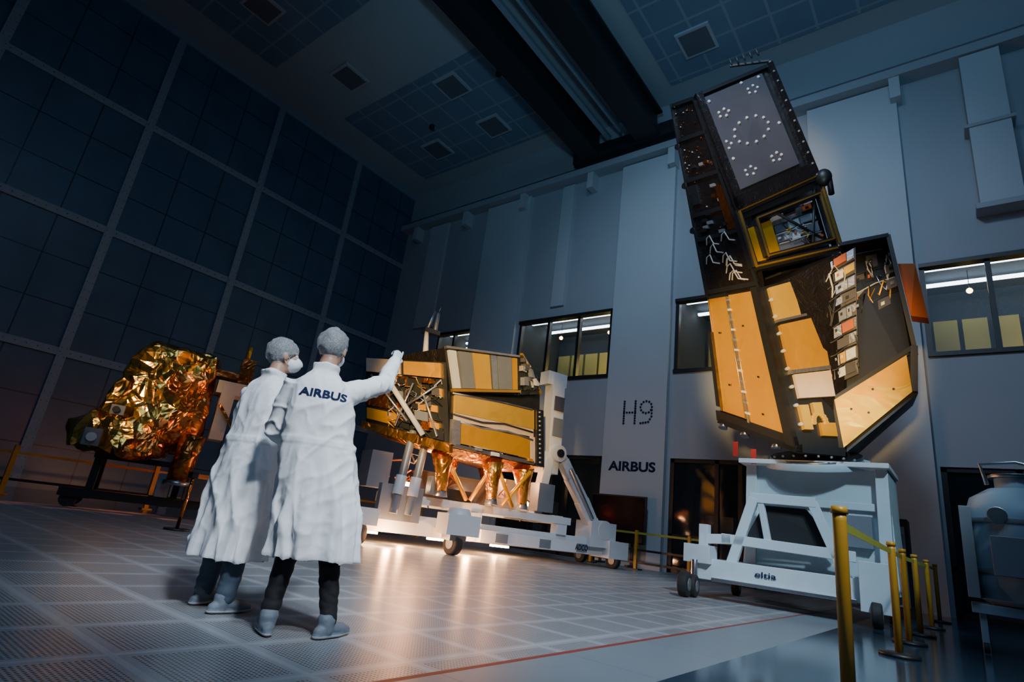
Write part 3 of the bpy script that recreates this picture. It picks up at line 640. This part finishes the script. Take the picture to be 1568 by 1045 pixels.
mb.beam(P0.lerp(P1,.1)+V((0,-.17,.32)),P0.lerp(P1,.9)+V((0,-.17,.32)),.1,.06,m_steel)
for p in (P0,P1_,P2_,P3):
    mb.tube([p+V((0,-.25,.18)),p+V((0,-.25,.6))],.06,m_steel,10);whl(mb,p+V((0,-.3,.18)),(1,.1,0),.18,.14)
whl(mb,P0+V((-.05,-.55,.2)),(1,.1,0),.2,.16)
dol=mb.obj("tilting_dolly",bevel=.015)
text("eltia",(.32,.09),"lettering",m_navy,Matrix.Translation(P0.lerp(P1,.42)+V((0,-.175,.5)))@Matrix.Rotation(math.atan2(.3,2.6),4,'Z')@RX,off=.01,ext=.004,parent=dol)
mb=MB();mb.box((-1.55,14.2,.0),(-.95,14.8,1.85),m_black);mb.box((-1.5,14.17,.2),(-1.0,14.2,1.7),m_box)
for z in (.5,.9,1.3):mb.box((-1.45,14.15,z),(-1.05,14.17,z+.25),m_black)
mb.obj("equipment_cabinet")
# ================================================================ MIDDLE SATELLITE + TROLLEY (local frame)
lx=V((.33,.944,0)).normalized();ly=V((-lx.y,lx.x,0))
TM=Matrix.Translation((-9.2,11.45,0))@Matrix((lx,ly,V((0,0,1)))).transposed().to_4x4()
mb=MB()
Cb=V((-2.12,-1.1,2.22));Cm=V((-2.30,-1.1,3.43));Ct=V((-2.65,-1.1,4.42));Lb=V((-3.58,.4,2.55));Lt=V((-3.91,.4,4.07));Rb=V((.99,-.2,2.29));Rt=V((.78,-.2,4.2));Rtt=V((.2,-.3,4.85))
bk=V((1.2,1.6,0))
O2=V((0,-1,-.1))
mb.hull([p+V((.05,.1,.02)) for p in (Cb,Cm,Lb,Lt,Rb,Rt)]+[p+bk for p in (Lb,Lt)]+[Rb+V((-.8,1.5,0)),Rt+V((-.8,1.5,0))],m_black)
mb.hull([Ct+V((.05,.1,0)),Cm+V((.05,.1,0)),Lt+V((.4,0,.1)),V((-.3,-.6,4.9)),V((-.2,-.6,3.9)),V((-.5,.9,4.8)),V((-2.5,1.0,4.3)),V((-2.3,.9,3.6))],m_blk2)
q=Quad(Cm,Rt+V((0,0,-.45)),Rb,Cb,O2)
q.panel(mb,0,0,1,1,-.04,0,m_black);q.panel(mb,.03,.02,.92,.36,0,.05,m_goldl);q.panel(mb,.03,.36,.92,.50,0,.03,m_pink)
q.panel(mb,.10,.54,.86,.9,0,.06,m_gold);q.panel(mb,.0,.5,.08,.95,0,.08,m_alu);q.panel(mb,.88,.5,.95,.95,0,.05,m_pink)
q.panel(mb,.93,0,1.02,1,0,.12,m_black);q.line(mb,[(.05,.5),(.3,.55),(.6,.5),(.9,.56)],.03,m_alu);q.line(mb,[(.0,.02),(.5,.0),(.9,.02)],.03,m_steel)
q.line(mb,[(.02,.4),(.3,.44),(.55,.38),(.9,.42)],.02,m_cabd,.05);q.panel(mb,.03,.93,.9,.99,0,.1,m_grey);q.clutter(mb,.04,.9,.9,.99,8,6,.6)
for i in range(12):q.dot(mb,.96,.05+i*.08,.025,m_box,.16)
q=Quad(Ct,V((-.35,-.6,4.9)),V((-.2,-.6,3.95)),Cm,O2)
q.panel(mb,0,0,1,1,-.04,0,m_black)
for u0,u1,m in ((.03,.12,m_white),(.15,.32,m_box),(.33,.56,m_goldl),(.58,.66,m_alu),(.68,.88,m_box),(.9,.97,m_gold)):q.panel(mb,u0,.08,u1,.92,0,.07,m)
q.panel(mb,0,0,1,.05,0,.1,m_alu);q.panel(mb,0,.94,1,1,0,.12,m_gedge)
q=Quad(V((-.3,-.62,4.9)),Rtt,Rt,V((-.2,-.62,3.9)),O2);q.panel(mb,0,0,1,1,-.05,0,m_black);q.clutter(mb,0,0,1,1,16,12,2)
mb.beam(V((-.3,-.7,4.95)),Rtt,.08,.06,m_gedge);mb.beam(Rtt,Rt,.08,.08,m_gedge)
q=Quad(Lt,Ct.lerp(Cm,.35),Cb,Lb,V((-.7,-1,0)))
q.panel(mb,0,0,1,1,-.04,0,m_black);q.clutter(mb,.3,.22,.95,.95,26,34,1.1,[m_black,m_box,m_grey,m_black,m_gold,m_ofoil]);q.panel(mb,.02,.0,.45,.2,0,.05,m_pink);q.panel(mb,.5,.02,.95,.2,0,.1,m_gold)
q.panel(mb,.03,.3,.3,.7,0,.05,m_ofoil);q.panel(mb,.03,.74,.4,.9,0,.07,m_gold)
for a,b in (((.1,.25),(.55,.8)),((.62,.3),(.4,.9)),((.7,.3),(.9,.9)),((.9,.3),(.55,.6))):mb.tube([q.at(*a,.12),q.at(*b,.18)],.025,m_alu,8)
q.panel(mb,-.02,.95,1.02,1.06,-.1,.12,m_amber)
mb.tube([V((-3.7,-.5,3.6)),V((-2.7,-.9,2.4))],.06,m_white,10)
mb.tube([V((-2.62,-.1,4.2)),V((-2.72,-.1,5.0))],[.08,.05],m_white,10);mb.tube([V((-2.72,-.1,5.0)),V((-2.6,-.1,5.55))],.035,m_alu,8)
mb.tube([(-2.5,-.1,5.05),(-2.5,-.1,5.5)],.05,m_box,10,True);mb.box((-2.8,-.2,4.95),(-2.4,.05,5.06),m_steel);mb.tube([(-2.5,-.1,5.5),(-2.45,-.1,5.75)],.012,m_steel,6)
mb.hull([Lb+V((0,0,-.02)),Cb,Rb,Lb+V((.5,.1,-.2)),Cb+V((.2,.3,-.18)),Rb+V((-.4,.2,-.2)),Lb+bk,Rb+V((-.8,1.5,-.2))],m_amber)
for x,y in ((-2.0,-.6),(-.6,-.5),(.5,-.2),(-1.3,.5),(0,.7)):
    mb.tube([(x,y,2.15),(x+.05,y,1.75),(x+.1,y,1.25)],[.28,.17,.12],m_amber,14)
    mb.tube([(x+.1,y,1.5),(x+.1,y,1.18)],[.07,.16],m_steel,12)
for x0,x1 in ((-1.9,-1.1),(-.6,-1.0),(-.5,.2),(.5,-.1)):mb.tube([(x0,-.55,2.1),(x1,-.35,1.2)],.05,m_gold,8)
satM=mb.obj("satellite.001");satM.matrix_world=TM
mb=MB()
mb.beam((-3.5,0,.5),(4.0,0,.5),.34,.42,m_white);mb.beam((-3.3,1.6,.5),(3.4,1.6,.5),.3,.4,m_white)
for x in (-3.1,-.9,1.0,2.9):mb.beam((x,0,.5),(x,1.6,.5),.25,.36,m_white)
mb.beam((-2.8,-.1,1.05),(2.2,-.1,1.05),.22,.18,m_white);mb.beam((-2.6,1.4,1.05),(2.2,1.4,1.05),.26,.24,m_white)
for x in (-2.5,-.7,1.9):mb.beam((x,-.1,.7),(x,-.1,.95),.3,.3,m_white);mb.beam((x,-.1,1.05),(x,1.4,1.05),.22,.22,m_white)
mb.box((-3.2,-.35,.55),(-2.2,-.15,1.3),m_box);mb.box((-2.0,.3,1.15),(-.2,1.2,1.75),m_grey);mb.box((.4,.4,1.1),(1.4,1.2,1.9),m_box);mb.box((-3.4,.1,1.2),(-2.9,.8,2.0),m_box)
mb.box((1.0,-.3,1.2),(1.5,.1,1.9),m_box);mb.box((-2.1,-.45,1.2),(-1.7,-.2,1.6),m_box);mb.box((-1.5,-.2,1.15),(-.9,.1,1.4),m_black)
for x in (-2.9,-2.55):mb.tube([(x,-.5,.7),(x+.15,-.45,2.5)],.09,m_box,14);mb.tube([(x+.02,-.5,1.1),(x+.05,-.49,1.5)],.12,m_white,14)
mb.beam((1.55,.1,2.7),(1.45,.1,4.95),.42,.36,m_white);mb.box((1.1,-.05,4.6),(1.75,.35,4.98),m_white);mb.box((1.2,-.1,2.2),(1.7,.3,2.75),m_white)
mb.box((1.38,-.12,3.2),(1.72,-.08,3.7),m_box);mb.box((1.36,-.12,3.9),(1.68,-.08,4.3),m_grey)
mb.tube([(1.6,-.25,2.75),(1.6,.4,2.75)],.22,m_white,20);mb.tube([(1.6,-.3,2.75),(1.6,-.2,2.75)],.11,m_black,16)
arc=[V((1.62,-.05,2.8)),V((1.85,-.06,2.6)),V((2.15,-.07,2.2)),V((2.6,-.08,1.65)),V((2.95,-.09,1.15)),V((3.2,-.1,.75))]
for i in range(5):mb.beam(arc[i],arc[i+1],.26,.22+.04*i,m_white)
mb.beam((1.4,0,2.6),(1.15,0,1.1),.24,.26,m_white)
mb.tube([(2.0,-.25,2.4),(2.9,-.25,1.2)],.05,m_steel,8)
mb.box((2.8,-.35,.5),(3.7,.3,1.15),m_white);mb.tube([(3.3,-.36,.95),(3.3,.3,.95)],.25,m_white,16)
mb.beam((-1.2,0,.62),(-1.6,-1.0,.62),.5,.34,m_white);mb.box((-1.95,-1.25,.42),(-1.15,-.7,.85),m_white);mb.tube([(-1.55,-.95,.8),(-1.55,-.95,.98)],[.3,.22],m_white,20)
whl(mb,(-1.6,-.95,.24),(1,.2,0),.24,.2);mb.box((-1.8,-1.15,.3),(-1.4,-.75,.5),m_steel)
mb.box((3.4,-.45,.25),(4.1,.3,.7),m_white);whl(mb,(3.75,-.25,.2),(1,.2,0),.2,.18);whl(mb,(3.9,1.3,.2),(1,.2,0),.2,.18)
mb.box((-3.8,-.5,.4),(-3.2,.2,.75),m_white);whl(mb,(-3.5,-.3,.22),(1,.2,0),.22,.18);whl(mb,(-3.3,1.6,.22),(1,.2,0),.22,.18)
mb.beam((-.6,-.3,.45),(2.6,-.3,.45),.2,.28,m_white)
for x in (-.2,1.1,2.3):mb.box((x,-.42,.34),(x+.35,-.4,.54),m_box)
for i in range(14):
    a=V((random.uniform(-2.5,1.5),random.uniform(-.2,1),random.uniform(1.2,1.9)));pts=[a]
    for k in range(4):a=a+V((random.uniform(-.3,.3),random.uniform(-.1,.1),random.uniform(-.25,.2)));pts.append(a)
    mb.tube(pts,.02,random.choice([m_cab,m_cabd,m_orange]),6)
for x in (-3.0,-1.2,.6):mb.box((x-.25,.55,.2),(x+.25,.7,.25),m_hot)
for x in (-2.4,-.9,1.1):mb.box((x-.08,.2,1.3),(x+.08,.24,1.42),m_hot)
tro=mb.obj("integration_trolley",bevel=.015);tro.matrix_world=TM
bpy.context.view_layer.update()
t=text("ADCO",(.42,.14),"lettering",m_navy,TM@Matrix.Translation((2.45,-.43,.45))@RX,off=.02,ext=.004,parent=tro)
# ================================================================ FENCES, BARRIERS, EQUIPMENT
mb=MB();ys=[-3.6,0.0,3.6,6.4,9.6,12.8,16]
fx=lambda y:-17.4+(y-3.6)*.28 if y<6.5 else -16.6
for i,y in enumerate(ys):
    x=fx(y);mb.box((x-.05,y-.05,0),(x+.05,y+.05,1.12),m_yel);mb.box((x-.12,y-.12,0),(x+.12,y+.12,.03),m_yel)
for z in (.95,.35):
    for i in range(len(ys)-1):mb.beam((fx(ys[i]),ys[i],z),(fx(ys[i+1]),ys[i+1],z),.04,.06,m_yel if z>.5 else m_black)
mb.obj("guard_rail")
mb=MB()
for x in (-9.3,-7.8,-6.2,-4.6):
    mb.box((x-.04,16.4,0),(x+.04,16.5,1.1),m_yel);mb.box((x-.15,16.3,0),(x+.15,16.6,.03),m_black)
for z,m in ((1.02,m_belt),(.55,m_black),(.2,m_black)):mb.beam((-9.3,16.45,z),(-4.6,16.45,z),.03,.06,m)
mb.obj("guard_rail.001")
PY=[(-.57,3.8),(-.65,7.4),(-.68,9.0),(-.66,10.6),(-.62,12.6),(-.6,15)]
for i,(x,y) in enumerate(PY):
    mb=MB();mb.tube([(x,y,.03),(x,y,1.0),(x,y,1.04)],[.036,.036,.036],m_yel,20);mb.tube([(x,y,1.04),(x,y,1.08)],[.045,.04],m_yel,20)
    mb.tube([(x,y,0),(x,y,.03),(x,y,.045)],[.18,.18,.06],m_black,28)
    if i+1<len(PY):
        x2,y2=PY[i+1];mb.beam((x,y+.04,.98),(x2,y2-.06,.98),.004,.05,m_belt)
    mb.obj("barrier_post" if i==0 else "barrier_post.%03d"%i)
mb=MB();x,y=-10.34,4.55
mb.tube([(x,y,.02),(x+.06,y,.9)],.028,m_ofoil,12);mb.tube([(x,y,0),(x,y,.03)],.2,m_black,24);mb.box((x-.05,y-.05,.85),(x+.12,y+.05,.95),m_black)
mb.beam((x+.05,y,.9),(x-.4,y+2.6,.92),.01,.05,m_orange);mb.tube([(x-.4,y+2.6,.02),(x-.4,y+2.6,.95)],.028,m_ofoil,12);mb.tube([(x-.4,y+2.6,0),(x-.4,y+2.6,.03)],.2,m_black,24)
mb.obj("rope_stanchion")
mb=MB();c=V((.55,9.9,0))
mb.tube([c+V((0,0,z)) for z in (.55,.62,.8,1.6,1.85,1.98)],[.35,.5,.58,.58,.5,.3],m_tank,36)
mb.tube([c+V((0,0,1.98)),c+V((0,0,2.12))],.22,m_tank,24);mb.tube([c+V((0,0,2.12)),c+V((0,0,2.16))],.28,m_steel,24)
mb.box(c+V((-.6,-.4,.45)),c+V((.6,.4,.56)),m_tank)
for dx in (-.5,.5):
    for dy in (-.3,.3):mb.beam(c+V((dx,dy,0)),c+V((dx,dy,.5)),.07,.07,m_tank);mb.tube([c+V((dx-.03,dy,.07)),c+V((dx+.03,dy,.07))],.07,m_rub,16)
for z in (.95,1.55):mb.tube([c+V((0,0,z-.03)),c+V((0,0,z+.03))],.6,m_box,36)
mb.tube([c+V((-.3,-.3,2.0)),c+V((-.35,-.35,2.25)),c+V((0,-.4,2.28)),c+V((.3,-.35,2.2))],.025,m_steel,8);mb.box(c+V((-.35,-.72,.9)),c+V((.0,-.54,1.35)),m_box);mb.tube([c+V((-.25,-.54,1.6)),c+V((-.25,-.62,1.6))],.1,m_steel,20)
mb.box(c+V((-.62,-.5,.62)),c+V((-.5,.3,1.7)),m_box);mb.tube([c+V((.15,-.55,1.5)),c+V((.25,-.6,1.1)),c+V((.05,-.6,.8))],.03,m_cabd,8)
mb.obj("storage_tank",bevel=.008)
# ================================================================ LIGHTS
def light(kind,name,loc,tgt,energy,c,size=1,spot=60,blend=.5,size_y=None):
    l=bpy.data.lights.new(name,kind);l.energy=energy;l.color=c
    if kind=="AREA":
        l.size=size
        if size_y:l.shape="RECTANGLE";l.size_y=size_y
    else:l.shadow_soft_size=size
    if kind=="SPOT":l.spot_size=math.radians(spot);l.spot_blend=blend
    o=bpy.data.objects.new(name,l);col.objects.link(o);o.location=loc
    o.rotation_euler=(V(tgt)-V(loc)).to_track_quat('-Z','Y').to_euler();return o
light("AREA","hall_ambient",(0,0,15.5),(-4,11,4),560,(.38,.64,1),9,size_y=9)
light("SPOT","key_cool",(4.5,-.5,10),(-4.6,6.8,0),6800,(.80,.89,1),.5,42,.7)
light("SPOT","key_people",(4.2,-1.2,7.5),(-3.4,2.1,1.2),3200,(.86,.92,1),.35,15,.6)
light("SPOT","wall_wash",(-3,4,15.3),(-5.5,18,6.5),2600,(.66,.80,1),.6,80,.9)
light("SPOT","ceiling_wash",(1,-5,3),(-6,12,18),3600,(.36,.70,.95),.6,66,.9)
light("SPOT","warm_satellite",(0,-2.5,1.5),(-2.25,10.9,4.55),19000,(1,.62,.20),.3,17.5,.5)
light("SPOT","warm_satellite_top",(0,-2.5,1.5),(-2.9,10.5,8.8),6500,(1,.68,.40),.3,13,.6)
light("SPOT","warm_centre",(-1,-1.5,4.5),(-10,11,3.3),15000,(1,.62,.22),.3,19,.5)
light("SPOT","warm_left",(-6,-4,7),(-15.0,5.4,2.7),4200,(1,.64,.26),.3,15,.7)
light("SPOT","cool_adapter",(3,4,8),(-2,11.4,1.2),2600,(.62,.86,1),.3,24,.6)
light("SPOT","floor_glow",(-16.5,7,2.5),(-12.5,2.5,0),420,(1,.30,.16),.1,60,.7)
for x,y,e in ((-2.9,-.5,110),(-1.0,-.55,110),(-2.0,.9,90),(.6,.8,80)):
    p=TM@V((x,y,.22));light("POINT","trolley_glow",p,(0,0,0),e,(1,.46,.19),.06)
for x,y in ((-10.4,10.0),(-9.6,11.8)):
    light("POINT","trolley_glow_upper",(x,y,1.9),(0,0,0),150,(1,.44,.18),.1)
w=bpy.data.worlds.new("world");bpy.context.scene.world=w;w.use_nodes=True
w.node_tree.nodes["Background"].inputs[0].default_value=(.09,.21,.44,1);w.node_tree.nodes["Background"].inputs[1].default_value=.06
